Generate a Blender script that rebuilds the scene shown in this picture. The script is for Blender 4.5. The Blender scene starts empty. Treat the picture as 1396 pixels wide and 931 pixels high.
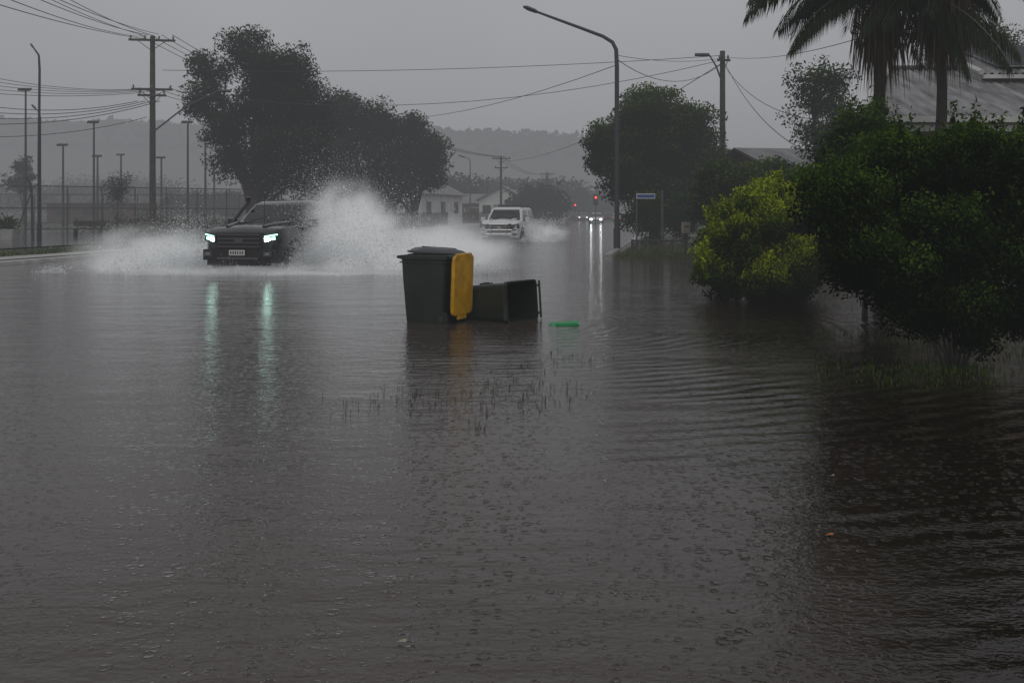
import bpy, math, random
import numpy as np
from mathutils import Vector, Matrix
random.seed(3)
F=1357.0; CX=698.0; HY=288.0; CH=1.6
def W(px,py,D): return Vector(((px-CX)/F*D, D, CH-(py-HY)/F*D))
def s_road(y):
    return .17*y if y<60 else 10.2+.11*(y-60)
sc=bpy.context.scene
sc.view_settings.view_transform='Standard'; sc.view_settings.look='None'; sc.view_settings.exposure=0
# ---------------- materials
def mat(name,col=(.5,.5,.5),rough=.6,metal=0,spec=.5,noise=0,nscale=5,bump=0,bscale=20,emit=None,es=0,coat=0,col2=None):
    m=bpy.data.materials.new(name); m.use_nodes=True; nt=m.node_tree; b=nt.nodes['Principled BSDF']
    b.inputs['Base Color'].default_value=(*col,1); b.inputs['Roughness'].default_value=rough
    b.inputs['Metallic'].default_value=metal; b.inputs['Specular IOR Level'].default_value=spec
    if coat: b.inputs['Coat Weight'].default_value=coat; b.inputs['Coat Roughness'].default_value=.05
    tc=nt.nodes.new('ShaderNodeTexCoord')
    if noise or col2:
        n=nt.nodes.new('ShaderNodeTexNoise'); n.inputs['Scale'].default_value=nscale; n.inputs['Detail'].default_value=6
        nt.links.new(tc.outputs['Object'],n.inputs['Vector'])
        r=nt.nodes.new('ShaderNodeValToRGB'); r.color_ramp.elements[0].position=.32; r.color_ramp.elements[1].position=.68
        c2=col2 if col2 else tuple(min(1,c*(1+noise)) for c in col)
        c1=col if col2 else tuple(c*(1-noise) for c in col)
        r.color_ramp.elements[0].color=(*c1,1); r.color_ramp.elements[1].color=(*c2,1)
        nt.links.new(n.outputs['Fac'],r.inputs['Fac']); nt.links.new(r.outputs['Color'],b.inputs['Base Color'])
    if bump:
        n2=nt.nodes.new('ShaderNodeTexNoise'); n2.inputs['Scale'].default_value=bscale; n2.inputs['Detail'].default_value=5
        nt.links.new(tc.outputs['Object'],n2.inputs['Vector'])
        bp=nt.nodes.new('ShaderNodeBump'); bp.inputs['Distance'].default_value=bump; nt.links.new(n2.outputs['Fac'],bp.inputs['Height'])
        nt.links.new(bp.outputs['Normal'],b.inputs['Normal'])
    if emit: b.inputs['Emission Color'].default_value=(*emit,1); b.inputs['Emission Strength'].default_value=es
    return m
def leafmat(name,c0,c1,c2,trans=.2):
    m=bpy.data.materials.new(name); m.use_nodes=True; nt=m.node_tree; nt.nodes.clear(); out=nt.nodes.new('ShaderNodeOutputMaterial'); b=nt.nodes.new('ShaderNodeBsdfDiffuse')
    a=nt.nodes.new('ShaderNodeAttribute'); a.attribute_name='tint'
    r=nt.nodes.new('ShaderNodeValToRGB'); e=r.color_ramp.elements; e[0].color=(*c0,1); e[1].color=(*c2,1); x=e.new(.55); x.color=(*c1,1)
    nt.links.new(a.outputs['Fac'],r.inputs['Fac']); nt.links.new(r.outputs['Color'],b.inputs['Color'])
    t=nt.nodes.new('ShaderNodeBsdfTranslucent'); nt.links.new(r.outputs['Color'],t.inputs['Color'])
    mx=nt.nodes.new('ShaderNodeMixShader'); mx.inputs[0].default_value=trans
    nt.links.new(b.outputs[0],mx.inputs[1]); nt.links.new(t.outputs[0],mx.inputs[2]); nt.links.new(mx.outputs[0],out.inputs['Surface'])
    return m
M={}
M['bark']=mat('bark',(.032,.028,.023),.85,noise=.4,nscale=4,bump=.02)
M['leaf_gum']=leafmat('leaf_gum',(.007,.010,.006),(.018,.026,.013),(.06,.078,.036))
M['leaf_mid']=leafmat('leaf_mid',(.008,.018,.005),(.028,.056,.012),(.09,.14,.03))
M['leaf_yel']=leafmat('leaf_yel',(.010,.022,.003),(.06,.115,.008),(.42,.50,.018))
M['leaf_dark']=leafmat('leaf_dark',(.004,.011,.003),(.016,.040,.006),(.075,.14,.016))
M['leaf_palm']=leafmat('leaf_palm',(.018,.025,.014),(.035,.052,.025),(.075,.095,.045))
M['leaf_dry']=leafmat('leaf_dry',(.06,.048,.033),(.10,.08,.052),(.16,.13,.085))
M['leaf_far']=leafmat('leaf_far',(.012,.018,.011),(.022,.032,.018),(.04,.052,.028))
M['grass']=leafmat('grass_blade',(.03,.05,.012),(.06,.1,.02),(.12,.17,.04))
M['reed']=leafmat('grass_reed',(.03,.035,.018),(.05,.055,.03),(.09,.09,.045))
M['pole']=mat('galvanised',(.09,.095,.1),.5,.6,noise=.2)
M['darkpole']=mat('dark_steel',(.04,.042,.045),.5,.3)
M['timber']=mat('pole_timber',(.055,.046,.04),.85,noise=.35,nscale=3,bump=.02)
M['wire']=mat('wire',(.03,.03,.03),.6)
M['insul']=mat('insulator',(.15,.12,.1),.3)
M['conc']=mat('concrete',(.34,.33,.32),.4,noise=.25,nscale=2,bump=.004)
M['asph']=mat('asphalt',(.05,.05,.052),.35,noise=.25,nscale=3,bump=.004,bscale=60)
M['wetasph']=mat('wet_asphalt',(.07,.07,.072),.1,noise=.3,nscale=.6,bump=.003,bscale=8)
M['paint']=mat('road_paint',(.8,.8,.78),.6,noise=.15,nscale=4)
M['ground']=mat('wet_grass_ground',(.018,.028,.010),.5,col2=(.055,.075,.025),nscale=.8,bump=.05,bscale=12)
M['hill']=mat('hill_forest',(.008,.013,.008),.9,col2=(.022,.03,.018),nscale=.05,bump=2,bscale=.15)
M['black']=mat('black_plastic',(.012,.012,.013),.45)
M['rubber']=mat('rubber',(.015,.015,.015),.75)
M['glass']=mat('car_glass',(.012,.014,.016),.04,spec=.8)
M['paintdark']=mat('dark_green_paint',(.010,.014,.012),.22,metal=.3,coat=.8,bump=.002,bscale=14)
M['paintwhite']=mat('white_paint',(.66,.67,.68),.3,coat=.5)
M['paintgrey']=mat('grey_paint',(.07,.07,.08),.3,coat=.5)
M['chrome']=mat('chrome',(.5,.5,.5),.18,metal=1)
M['plate']=mat('number_plate',(.6,.6,.57),.5)
M['platetext']=mat('plate_text',(.02,.02,.05),.5)
M['lamp']=mat('headlight_lit',(.8,.9,.85),.2,emit=(.62,1,.86),es=34)
M['drl']=mat('running_light',(.6,.8,.75),.2,emit=(.45,1,.8),es=2.2)
M['lampfar']=mat('headlight_far',(.9,.9,.9),.2,emit=(.95,1,.98),es=20)
M['lampdim']=mat('headlight_dim',(.7,.7,.7),.2,emit=(.95,1,.98),es=2.5)
M['lens']=mat('lens',(.35,.37,.38),.1,metal=.6)
M['red']=mat('red_lamp',(.6,.02,.02),.3,emit=(1,.05,.02),es=3.2)
M['tail']=mat('tail_lamp',(.35,.01,.01),.3,emit=(1,.03,.02),es=.35)
M['amber']=mat('amber',(.4,.02,.01),.3)
M['bin']=mat('bin_green',(.018,.029,.021),.42,noise=.3,nscale=3,bump=.003,bscale=6)
M['bingrey']=mat('bin_lid_grey',(.05,.055,.06),.4,noise=.2)
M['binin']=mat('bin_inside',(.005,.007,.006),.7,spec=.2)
M['yellow']=mat('bin_lid_yellow',(.60,.31,.006),.45,noise=.25,nscale=5,bump=.002,bscale=9)
M['green']=mat('green_lid',(.01,.28,.09),.35,noise=.15)
M['wall']=mat('white_wall',(.55,.55,.54),.8,noise=.12,nscale=1)
M['beige']=mat('beige_wall',(.24,.20,.15),.7,noise=.12)
M['trim']=mat('white_trim',(.5,.5,.48),.5,noise=.15,nscale=2)
M['win']=mat('window_glass',(.02,.022,.025),.08)
M['solar']=mat('solar_cell',(.006,.009,.02),.5,spec=.15)
M['fence']=mat('dark_fence',(.02,.02,.02),.7,noise=.3)
M['sign']=mat('sign_white',(.6,.62,.65),.5); M['signblue']=mat('sign_blue',(.02,.06,.25),.5)
M['leafo']=mat('fallen_leaf',(.35,.12,.02),.5); M['leafg']=mat('fallen_leaf_pale',(.3,.3,.2),.5)
M['brown']=mat('brown_wall',(.12,.07,.05),.8,noise=.2)
def roofmat(name,c1,c2,ms):
    m=bpy.data.materials.new(name); m.use_nodes=True; nt=m.node_tree; b=nt.nodes['Principled BSDF']
    tc=nt.nodes.new('ShaderNodeTexCoord'); n=nt.nodes.new('ShaderNodeTexNoise'); n.inputs['Scale'].default_value=1; n.inputs['Detail'].default_value=8; n.inputs['Roughness'].default_value=.65
    mp=nt.nodes.new('ShaderNodeMapping'); mp.inputs['Scale'].default_value=ms
    nt.links.new(tc.outputs['Object'],mp.inputs[0]); nt.links.new(mp.outputs[0],n.inputs['Vector'])
    r=nt.nodes.new('ShaderNodeValToRGB'); r.color_ramp.elements[0].position=.36; r.color_ramp.elements[1].position=.66
    r.color_ramp.elements[0].color=(*c1,1); r.color_ramp.elements[1].color=(*c2,1)
    nt.links.new(n.outputs['Fac'],r.inputs[0]); nt.links.new(r.outputs[0],b.inputs['Base Color']); b.inputs['Roughness'].default_value=.5; b.inputs['Metallic'].default_value=.1
    return m
M['roof']=roofmat('corrugated_iron',(.07,.07,.073),(.20,.20,.205),(2,.5,1))
M['roofhouse']=roofmat('rusty_corrugated_iron',(.09,.085,.085),(.36,.36,.37),(3.5,.5,1))
m=bpy.data.materials.new('chain_link'); m.use_nodes=True; nt=m.node_tree; b=nt.nodes['Principled BSDF']; b.inputs['Base Color'].default_value=(.03,.032,.033,1)
tr=nt.nodes.new('ShaderNodeBsdfTransparent'); mx=nt.nodes.new('ShaderNodeMixShader'); mx.inputs[0].default_value=.25
nt.links.new(tr.outputs[0],mx.inputs[1]); nt.links.new(b.outputs[0],mx.inputs[2]); nt.links.new(mx.outputs[0],nt.nodes['Material Output'].inputs['Surface'])
M['chain']=m
# ---------------- mesh helpers
def empty(name,loc=(0,0,0),rz=0):
    e=bpy.data.objects.new(name,None); e.location=loc; e.rotation_euler=(0,0,rz); sc.collection.objects.link(e); return e
def mesh_np(name,V,Fc,mats,tint=None,midx=None,smooth=False,parent=None,loc=(0,0,0)):
    V=np.asarray(V,dtype=np.float32); Fc=np.asarray(Fc,dtype=np.int32)
    me=bpy.data.meshes.new(name); me.vertices.add(len(V)); me.vertices.foreach_set('co',V.ravel())
    k=Fc.shape[1]; me.loops.add(Fc.size); me.loops.foreach_set('vertex_index',Fc.ravel())
    me.polygons.add(len(Fc)); me.polygons.foreach_set('loop_start',np.arange(0,Fc.size,k,dtype=np.int32))
    for mm in mats: me.materials.append(mm)
    if midx is not None: me.polygons.foreach_set('material_index',np.asarray(midx,dtype=np.int32))
    me.update(calc_edges=True)
    if tint is not None:
        a=me.attributes.new('tint','FLOAT','FACE'); a.data.foreach_set('value',np.asarray(tint,dtype=np.float32))
    if smooth: me.polygons.foreach_set('use_smooth',np.ones(len(Fc),dtype=bool))
    o=bpy.data.objects.new(name,me); sc.collection.objects.link(o); o.location=loc
    if parent: o.parent=parent
    return o
import bmesh
class B:
    def __init__(s): s.v=[];s.f=[];s.m=[];s.mats=[]
    def mi(s,k):
        mm=M[k]
        if mm not in s.mats: s.mats.append(mm)
        return s.mats.index(mm)
    def add(s,vs,fs,k):
        o=len(s.v); s.v+=[tuple(v) for v in vs]; i=s.mi(k)
        for f in fs: s.f.append([o+a for a in f]); s.m.append(i)
    def box(s,c,sz,k,rot=None,taper=1):
        x,y,z=[a/2 for a in sz]; vs=[]
        for dz in(-1,1):
            t=taper if dz>0 else 1
            for dx,dy in((-1,-1),(1,-1),(1,1),(-1,1)): vs.append(Vector((dx*x*t,dy*y*t,dz*z)))
        if rot is not None: vs=[rot@v for v in vs]
        c=Vector(c); s.add([v+c for v in vs],[(3,2,1,0),(4,5,6,7),(0,1,5,4),(1,2,6,5),(2,3,7,6),(3,0,4,7)],k)
    def tube(s,pts,rad,k,n=8,cap=True):
        pts=[Vector(p) for p in pts]; vs=[];fs=[]
        if not hasattr(rad,'__len__'): rad=[rad]*len(pts)
        for i,p in enumerate(pts):
            d=(pts[min(i+1,len(pts)-1)]-pts[max(i-1,0)]).normalized()
            a=d.orthogonal().normalized() if i==0 else (pa-d*pa.dot(d)).normalized()
            pa=a; b=d.cross(a)
            for j in range(n):
                t=2*math.pi*j/n; vs.append(p+(a*math.cos(t)+b*math.sin(t))*rad[i])
        for i in range(len(pts)-1):
            for j in range(n): fs.append((i*n+j,i*n+(j+1)%n,(i+1)*n+(j+1)%n,(i+1)*n+j))
        if cap: fs.append(tuple(range(n))[::-1]); fs.append(tuple((len(pts)-1)*n+j for j in range(n)))
        s.add(vs,fs,k)
    def loft(s,rings,k,cap=True):
        n=len(rings[0]); vs=[p for r in rings for p in r]; fs=[]
        for i in range(len(rings)-1):
            for j in range(n): fs.append((i*n+j,i*n+(j+1)%n,(i+1)*n+(j+1)%n,(i+1)*n+j))
        if cap: fs.append(tuple(range(n))[::-1]); fs.append(tuple((len(rings)-1)*n+j for j in range(n)))
        s.add(vs,fs,k)
    def build(s,name,parent=None,bevel=0,smooth=False,loc=None):
        me=bpy.data.meshes.new(name)
        me.from_pydata(s.v,[],s.f)
        for mm in s.mats: me.materials.append(mm)
        me.polygons.foreach_set('material_index',s.m)
        me.validate()
        bm=bmesh.new(); bm.from_mesh(me); bmesh.ops.recalc_face_normals(bm,faces=bm.faces); bm.to_mesh(me); bm.free()
        o=bpy.data.objects.new(name,me); sc.collection.objects.link(o)
        if parent: o.parent=parent
        if loc is not None: o.location=loc
        if bevel:
            md=o.modifiers.new('b','BEVEL'); md.width=bevel; md.segments=2; md.limit_method='ANGLE'; md.angle_limit=math.radians(35)
        if smooth:
            me.polygons.foreach_set('use_smooth',[True]*len(me.polygons))
            try: me.set_sharp_from_angle(angle=math.radians(38))
            except Exception: pass
        return o
# ---------------- ground, road, water
offs=[-700,-400,-200,-120,-80,-60,-45,-35,-28,-24,-20.3,-20.0,-15,-10,-6,-2.77,-1,1,3,5,7,9,12,16,22,30,45,70,110,200,400,700]
ys=[-30,-15,-6,0,4,8,12,16,20,25,30,36,42,50,60,75,90,110,130,160,200,260,350,500,800,1200]
def gz(off,y):
    if off<=-20.25: 
        return .09+ (0.0 if off>-28 else .05)
    if off<=-2.7: return -.075
    d=off+2.77
    z=-.11+.012*d+max(0,d-8)*.05
    z+=min(.12,max(0,(y-26))*.006)
    return min(z,.5)
V=[];Fc=[]
for y in ys:
    for o_ in offs: V.append((s_road(y)+o_,y,gz(o_,y)))
n=len(offs)
for i in range(len(ys)-1):
    for j in range(n-1): Fc.append((i*n+j,i*n+j+1,(i+1)*n+j+1,(i+1)*n+j))
mesh_np('ground',V,Fc,[M['ground']])
def strip(name,o0,o1,z,y0,y1,m,step=5):
    V=[];Fc=[]; yy=np.arange(y0,y1+.01,step)
    for y in yy: V+= [(s_road(y)+o0,y,z),(s_road(y)+o1,y,z)]
    for i in range(len(yy)-1): Fc.append((2*i,2*i+1,2*i+3,2*i+2))
    return mesh_np(name,V,Fc,[M[m]])
strip('road',-20,-2.9,-.068,-10,600,'asph')
strip('footpath',-22.2,-20.9,.105,-5,120,'conc')
strip('car_park',-70,-26.0,.165,-5,75,'wetasph')
bl=B()
def seg(o0,y0,y1,w):
    bl.add([(s_road(y0)+o0-w/2,y0,-.062),(s_road(y0)+o0+w/2,y0,-.062),(s_road(y1)+o0+w/2,y1,-.062),(s_road(y1)+o0-w/2,y1,-.062)],[(0,1,2,3)],'paint')
for y in range(4,150,6): seg(-7.1,y,y+6,.16)
for y in range(0,150,12): seg(-13.2,y,y+3,.1)
bl.build('road_marking')
def kerb(name,o0,y0,y1,zt,wd=.3):
    rings=[]
    for y in np.arange(y0,y1+.01,4):
        x=s_road(y)+o0; rings.append([Vector((x,y,-.09)),Vector((x+wd,y,-.09)),Vector((x+wd*.85,y,zt-.02)),Vector((x+wd*.7,y,zt)),Vector((x,y,zt))])
    b=B(); b.loft(rings,'conc'); return b.build(name)
kerb('kerb',-20.25,-6,220,.115,.35)
kerb('kerb',-2.77,36,240,.05,.25)
# water
m=bpy.data.materials.new('flood_water'); m.use_nodes=True; nt=m.node_tree; nt.nodes.clear(); N=nt.nodes.new; L=nt.links.new
out=N('ShaderNodeOutputMaterial'); tc=N('ShaderNodeTexCoord'); 
def noise(scale,detail,mapscale=(1,1,1),rz=0,dist=0):
    mp=N('ShaderNodeMapping'); mp.inputs['Scale'].default_value=mapscale; mp.inputs['Rotation'].default_value=(0,0,rz); L(tc.outputs['Object'],mp.inputs[0])
    n=N('ShaderNodeTexNoise'); n.noise_dimensions='2D'; n.inputs['Scale'].default_value=scale; n.inputs['Detail'].default_value=detail; n.inputs['Distortion'].default_value=dist
    L(mp.outputs[0],n.inputs['Vector']); return n.outputs['Fac']
def math_(op,a,b=None,c=None,clamp=False):
    x=N('ShaderNodeMath'); x.operation=op; x.use_clamp=clamp
    for i,q in enumerate((a,b,c)):
        if q is None: continue
        if isinstance(q,(int,float)): x.inputs[i].default_value=q
        else: L(q,x.inputs[i])
    return x.outputs[0]
h1=math_('MULTIPLY',noise(.9,2,(.6,1.3,1),.2),.026)
h2=math_('MULTIPLY',noise(5.5,3,(.55,1.4,1),-.15,.4),.0080)
h3=math_('MULTIPLY',noise(26,3,(.8,1.2,1)),.0030)
patch=math_('SUBTRACT',noise(.25,1),.30,clamp=True)
h2=math_('MULTIPLY',h2,math_('MULTIPLY_ADD',patch,3.2,.2))
mp=N('ShaderNodeMapping'); mp.inputs['Location'].default_value=(.3,-14.2,0); L(tc.outputs['Object'],mp.inputs[0])
wv=N('ShaderNodeTexWave'); wv.wave_type='RINGS'; wv.rings_direction='Z'; wv.inputs['Scale'].default_value=1.25; wv.inputs['Distortion'].default_value=4.2; wv.inputs['Detail'].default_value=3; wv.inputs['Detail Scale'].default_value=1.1
L(mp.outputs[0],wv.inputs['Vector'])
sx=N('ShaderNodeSeparateXYZ'); L(tc.outputs['Object'],sx.inputs[0])
rm=N('ShaderNodeMapRange'); L(sx.outputs['X'],rm.inputs[0]); rm.inputs[1].default_value=-.8; rm.inputs[2].default_value=2.2
h4=math_('MULTIPLY',math_('MULTIPLY',wv.outputs['Fac'],.009),math_('MULTIPLY',rm.outputs[0],math_('MULTIPLY_ADD',noise(.6,3),3.2,-1.05,True)))
def rings(scale,off,amp):
    mp=N('ShaderNodeMapping'); mp.inputs['Location'].default_value=(off,off*1.7,0); L(tc.outputs['Object'],mp.inputs[0])
    v=N('ShaderNodeTexVoronoi'); v.voronoi_dimensions='2D'; v.inputs['Scale'].default_value=scale; L(mp.outputs[0],v.inputs['Vector'])
    s_=N('ShaderNodeSeparateColor'); L(v.outputs['Color'],s_.inputs[0])
    d=v.outputs['Distance']; rad=math_('MULTIPLY',s_.outputs[0],.30)
    band=math_('SUBTRACT',1,math_('MULTIPLY',math_('ABSOLUTE',math_('SUBTRACT',d,rad)),10),clamp=True)
    return math_('MULTIPLY',math_('MULTIPLY',band,s_.outputs[1]),amp)
h5=math_('ADD',rings(10,0,.0024),rings(15,3.3,.0017))
hs=math_('ADD',math_('ADD',math_('ADD',h1,h2),math_('ADD',h3,h4)),h5)
bp=N('ShaderNodeBump'); bp.inputs['Distance'].default_value=1.0; bp.inputs['Strength'].default_value=1; L(hs,bp.inputs['Height'])
fr=N('ShaderNodeFresnel'); fr.inputs['IOR'].default_value=1.33; L(bp.outputs[0],fr.inputs['Normal'])
gl=N('ShaderNodeBsdfGlossy'); gl.inputs['Roughness'].default_value=.07; gl.inputs['Color'].default_value=(.97,.97,.98,1); L(bp.outputs[0],gl.inputs['Normal'])
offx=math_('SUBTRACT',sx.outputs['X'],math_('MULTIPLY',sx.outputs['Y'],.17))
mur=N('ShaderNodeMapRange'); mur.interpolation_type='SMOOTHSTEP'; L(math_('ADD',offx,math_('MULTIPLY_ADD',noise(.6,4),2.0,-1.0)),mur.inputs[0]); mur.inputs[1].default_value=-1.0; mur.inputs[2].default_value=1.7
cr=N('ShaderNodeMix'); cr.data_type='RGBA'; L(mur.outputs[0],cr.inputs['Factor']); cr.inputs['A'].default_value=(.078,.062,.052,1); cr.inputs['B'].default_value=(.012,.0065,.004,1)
df=N('ShaderNodeBsdfDiffuse'); L(cr.outputs['Result'],df.inputs['Color'])
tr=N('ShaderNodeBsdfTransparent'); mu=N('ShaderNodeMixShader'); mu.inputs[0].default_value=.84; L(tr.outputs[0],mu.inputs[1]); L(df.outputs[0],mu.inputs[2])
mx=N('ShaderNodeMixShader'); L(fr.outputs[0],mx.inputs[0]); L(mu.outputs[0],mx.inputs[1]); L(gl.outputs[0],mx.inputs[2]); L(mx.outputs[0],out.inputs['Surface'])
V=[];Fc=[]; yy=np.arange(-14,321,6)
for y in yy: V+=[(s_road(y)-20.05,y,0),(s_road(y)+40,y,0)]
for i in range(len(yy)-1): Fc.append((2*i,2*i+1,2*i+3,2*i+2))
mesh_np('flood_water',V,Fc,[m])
# ---------------- haze
def haze_mat(name,sig,colr):
    m=bpy.data.materials.new(name); m.use_nodes=True; nt=m.node_tree; nt.nodes.clear()
    o=nt.nodes.new('ShaderNodeOutputMaterial'); a=nt.nodes.new('ShaderNodeVolumeAbsorption'); a.inputs['Color'].default_value=(0,0,0,1); a.inputs['Density'].default_value=sig
    e=nt.nodes.new('ShaderNodeEmission'); e.inputs['Color'].default_value=(*colr,1); e.inputs['Strength'].default_value=sig  # haze glows by itself: emission stands in for scattered daylight
    ad=nt.nodes.new('ShaderNodeAddShader'); nt.links.new(a.outputs[0],ad.inputs[0]); nt.links.new(e.outputs[0],ad.inputs[1]); nt.links.new(ad.outputs[0],o.inputs['Volume'])
    try: m.cycles.homogeneous_volume=True
    except Exception: pass
    return m
M['haze']=haze_mat('rain_haze',.0025,(.245,.249,.262))
b=B(); b.box((0,480,22),(1500,1120,52),'haze'); b.build('rain_haze')
# ---------------- trees
def lobe(px0,px1,py0,py1,D,depth=None):
    a=W(px0,py0,D); c=W(px1,py1,D); ctr=(a+c)/2; rx=abs(c.x-a.x)/2; rz=abs(a.z-c.z)/2
    return (ctr,(rx,(depth or rx),rz))
def leafgeo(C,Ls,Ws,rng,upb=.4,dup=0):
    n=len(C); d=rng.normal(size=(n,3)); d[:,2]+=dup; d/=np.linalg.norm(d,axis=1,keepdims=True)
    q=rng.normal(size=(n,3)); q[:,2]+=upb*2
    s_=np.cross(d,q); s_/=np.linalg.norm(s_,axis=1,keepdims=True)+1e-9
    k=rng.uniform(.6,1.3,size=(n,1)); Ld=d*Ls*k/2; Sd=s_*Ws*k/2
    V=np.stack([C-Ld,C+Sd-Ld*.1,C+Ld,C-Sd-Ld*.1],axis=1).reshape(-1,3)
    Fc=np.arange(4*n).reshape(n,4); return V,Fc
def tree(name,base,lobes,nclump,nleaf,leaf,lw,lm,seed,tr=.25,cr=.5,stems=1,shell=.45,flat=.7,zmin=.2,hb=.4,trunk_split=.35,dup=0,shoots=0):
    rng=np.random.default_rng(seed); base=Vector(base); root=empty(name,base)
    vol=np.array([l[1][0]*l[1][1]*l[1][2] for l in lobes])**.8; vol/=vol.sum()
    bt=B()
    cl=[];tn=[];lid=[]
    for i in range(nclump):
        j=rng.choice(len(lobes),p=vol); c,r=lobes[j]
        d=rng.normal(size=3); d/=np.linalg.norm(d); q=shell+(1-shell)*rng.random()**.7
        q*=rng.uniform(.82,1.10)
        p=np.array(c)+d*np.array(r)*q
        if p[2]<zmin: continue
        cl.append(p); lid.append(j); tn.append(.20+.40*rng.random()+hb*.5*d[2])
    cl=np.array(cl); tn=np.array(tn)
    nodes=[]
    for j,(c,r) in enumerate(lobes):
        f=base+Vector((rng.normal()*.1*tr*4,rng.normal()*.1*tr*4,0))
        tgt=c-Vector((0,0,r[2]*.35)); fork=base+Vector(((tgt.x-base.x)*.12,(tgt.y-base.y)*.12,(tgt.z-base.z)*trunk_split))
        if stems>1: fork=base.lerp(tgt,.4)+Vector((0,0,.05))
        mid=fork.lerp(tgt,.55)+Vector(rng.normal(size=3))*r[0]*.08+Vector((0,0,r[2]*.1))
        rr=tr*(1 if stems==1 and j==0 else .6)
        bt.tube([f-Vector((0,0,.2)),base.lerp(fork,.5),fork,mid,tgt],[rr*1.15,rr*.95,rr*.8,rr*.5,rr*.28],'bark',7); nodes.append((mid,tgt))
    for k in range(min(len(cl),90)):
        mid,tgt=nodes[lid[k]]; p=Vector(cl[k]); st=mid.lerp(tgt,rng.random()); m2=st.lerp(p,.5)+Vector(rng.normal(size=3))*.1*(p-st).length
        bt.tube([st,m2,p],[tr*.22,tr*.13,tr*.04],'bark',5,False)
    o=bt.build('trunk',root,smooth=True); o.matrix_parent_inverse=Matrix.Translation(-base)
    sp=rng.uniform(.5,1.5,size=len(cl))
    wgt=sp**2; wgt/=wgt.sum()
    idx=rng.choice(len(cl),size=nclump*nleaf,p=wgt)
    dirs=rng.normal(size=(len(idx),3)); nr=np.linalg.norm(dirs,axis=1,keepdims=True); dirs=dirs/nr*np.minimum(nr,2.1)
    g=dirs*cr*np.array([1,1,flat])*sp[idx][:,None]*.55
    C=cl[idx]+g; keep=C[:,2]>zmin*.5; C=C[keep]; idx=idx[keep]; g=g[keep]
    tt=np.clip(tn[idx]+.26*g[:,2]/(cr*flat)+rng.normal(size=len(idx))*.1,0,1)  # random leaf tone, plus shade painted in: lower leaves of clumps darker
    if shoots:
        S=[];ST=[]
        for k in range(shoots):
            j=rng.integers(0,len(cl)); p=cl[j]; c=np.array(lobes[lid[j]][0])
            if p[2]<c[2]-.1: continue
            d=(p-c); d/=np.linalg.norm(d)+1e-6; d=d*.6+np.array([0,0,.9])+rng.normal(size=3)*.2; d/=np.linalg.norm(d); Lh=rng.uniform(.5,1.7)*cr*1.7
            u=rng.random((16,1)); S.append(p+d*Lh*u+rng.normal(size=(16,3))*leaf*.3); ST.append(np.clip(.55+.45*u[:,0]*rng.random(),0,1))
        C=np.concatenate([C]+S); tt=np.concatenate([tt]+ST)
    V,Fc=leafgeo(C,leaf,lw,rng,dup=dup)
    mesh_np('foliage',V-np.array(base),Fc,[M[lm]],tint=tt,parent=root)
    return root
D=66
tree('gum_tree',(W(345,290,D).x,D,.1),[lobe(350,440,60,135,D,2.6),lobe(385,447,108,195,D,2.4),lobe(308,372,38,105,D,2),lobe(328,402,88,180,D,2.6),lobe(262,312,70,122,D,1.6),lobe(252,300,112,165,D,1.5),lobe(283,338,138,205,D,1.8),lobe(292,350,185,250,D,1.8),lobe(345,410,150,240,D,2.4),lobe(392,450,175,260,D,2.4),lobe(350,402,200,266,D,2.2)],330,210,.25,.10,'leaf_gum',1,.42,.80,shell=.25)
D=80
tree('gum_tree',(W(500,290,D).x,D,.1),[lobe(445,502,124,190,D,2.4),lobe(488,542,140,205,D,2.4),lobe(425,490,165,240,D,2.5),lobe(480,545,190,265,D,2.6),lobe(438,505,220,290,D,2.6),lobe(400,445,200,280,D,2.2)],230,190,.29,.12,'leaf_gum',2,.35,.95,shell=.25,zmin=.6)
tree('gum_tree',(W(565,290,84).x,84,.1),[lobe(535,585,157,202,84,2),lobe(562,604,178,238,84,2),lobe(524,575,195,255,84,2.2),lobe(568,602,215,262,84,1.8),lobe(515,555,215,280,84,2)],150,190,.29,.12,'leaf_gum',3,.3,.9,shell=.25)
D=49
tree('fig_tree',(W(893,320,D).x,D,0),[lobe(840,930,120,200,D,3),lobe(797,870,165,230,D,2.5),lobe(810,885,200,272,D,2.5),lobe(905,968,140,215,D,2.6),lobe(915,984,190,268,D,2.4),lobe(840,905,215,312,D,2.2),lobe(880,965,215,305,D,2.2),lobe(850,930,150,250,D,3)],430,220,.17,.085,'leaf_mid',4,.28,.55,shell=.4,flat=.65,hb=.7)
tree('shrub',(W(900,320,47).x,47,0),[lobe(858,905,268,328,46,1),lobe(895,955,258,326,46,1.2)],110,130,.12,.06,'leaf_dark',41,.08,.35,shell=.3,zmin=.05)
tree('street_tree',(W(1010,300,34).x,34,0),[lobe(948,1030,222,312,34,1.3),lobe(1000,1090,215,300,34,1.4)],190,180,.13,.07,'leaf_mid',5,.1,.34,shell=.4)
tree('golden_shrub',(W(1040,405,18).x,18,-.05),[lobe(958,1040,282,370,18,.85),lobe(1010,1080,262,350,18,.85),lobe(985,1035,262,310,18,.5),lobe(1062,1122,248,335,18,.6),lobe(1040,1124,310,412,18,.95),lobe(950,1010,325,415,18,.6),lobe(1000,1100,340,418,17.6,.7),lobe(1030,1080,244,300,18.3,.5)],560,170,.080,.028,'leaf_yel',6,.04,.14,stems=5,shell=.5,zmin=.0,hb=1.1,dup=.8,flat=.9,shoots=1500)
tree('privet_shrub',(W(1185,400,15).x,15.2,-.02),[lobe(1118,1240,170,330,15,1),lobe(1130,1235,145,250,15.5,.8),lobe(1130,1250,230,410,15,.9)],270,190,.075,.033,'leaf_dark',7,.05,.22,stems=4,shell=.4,zmin=.02,shoots=350)
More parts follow.
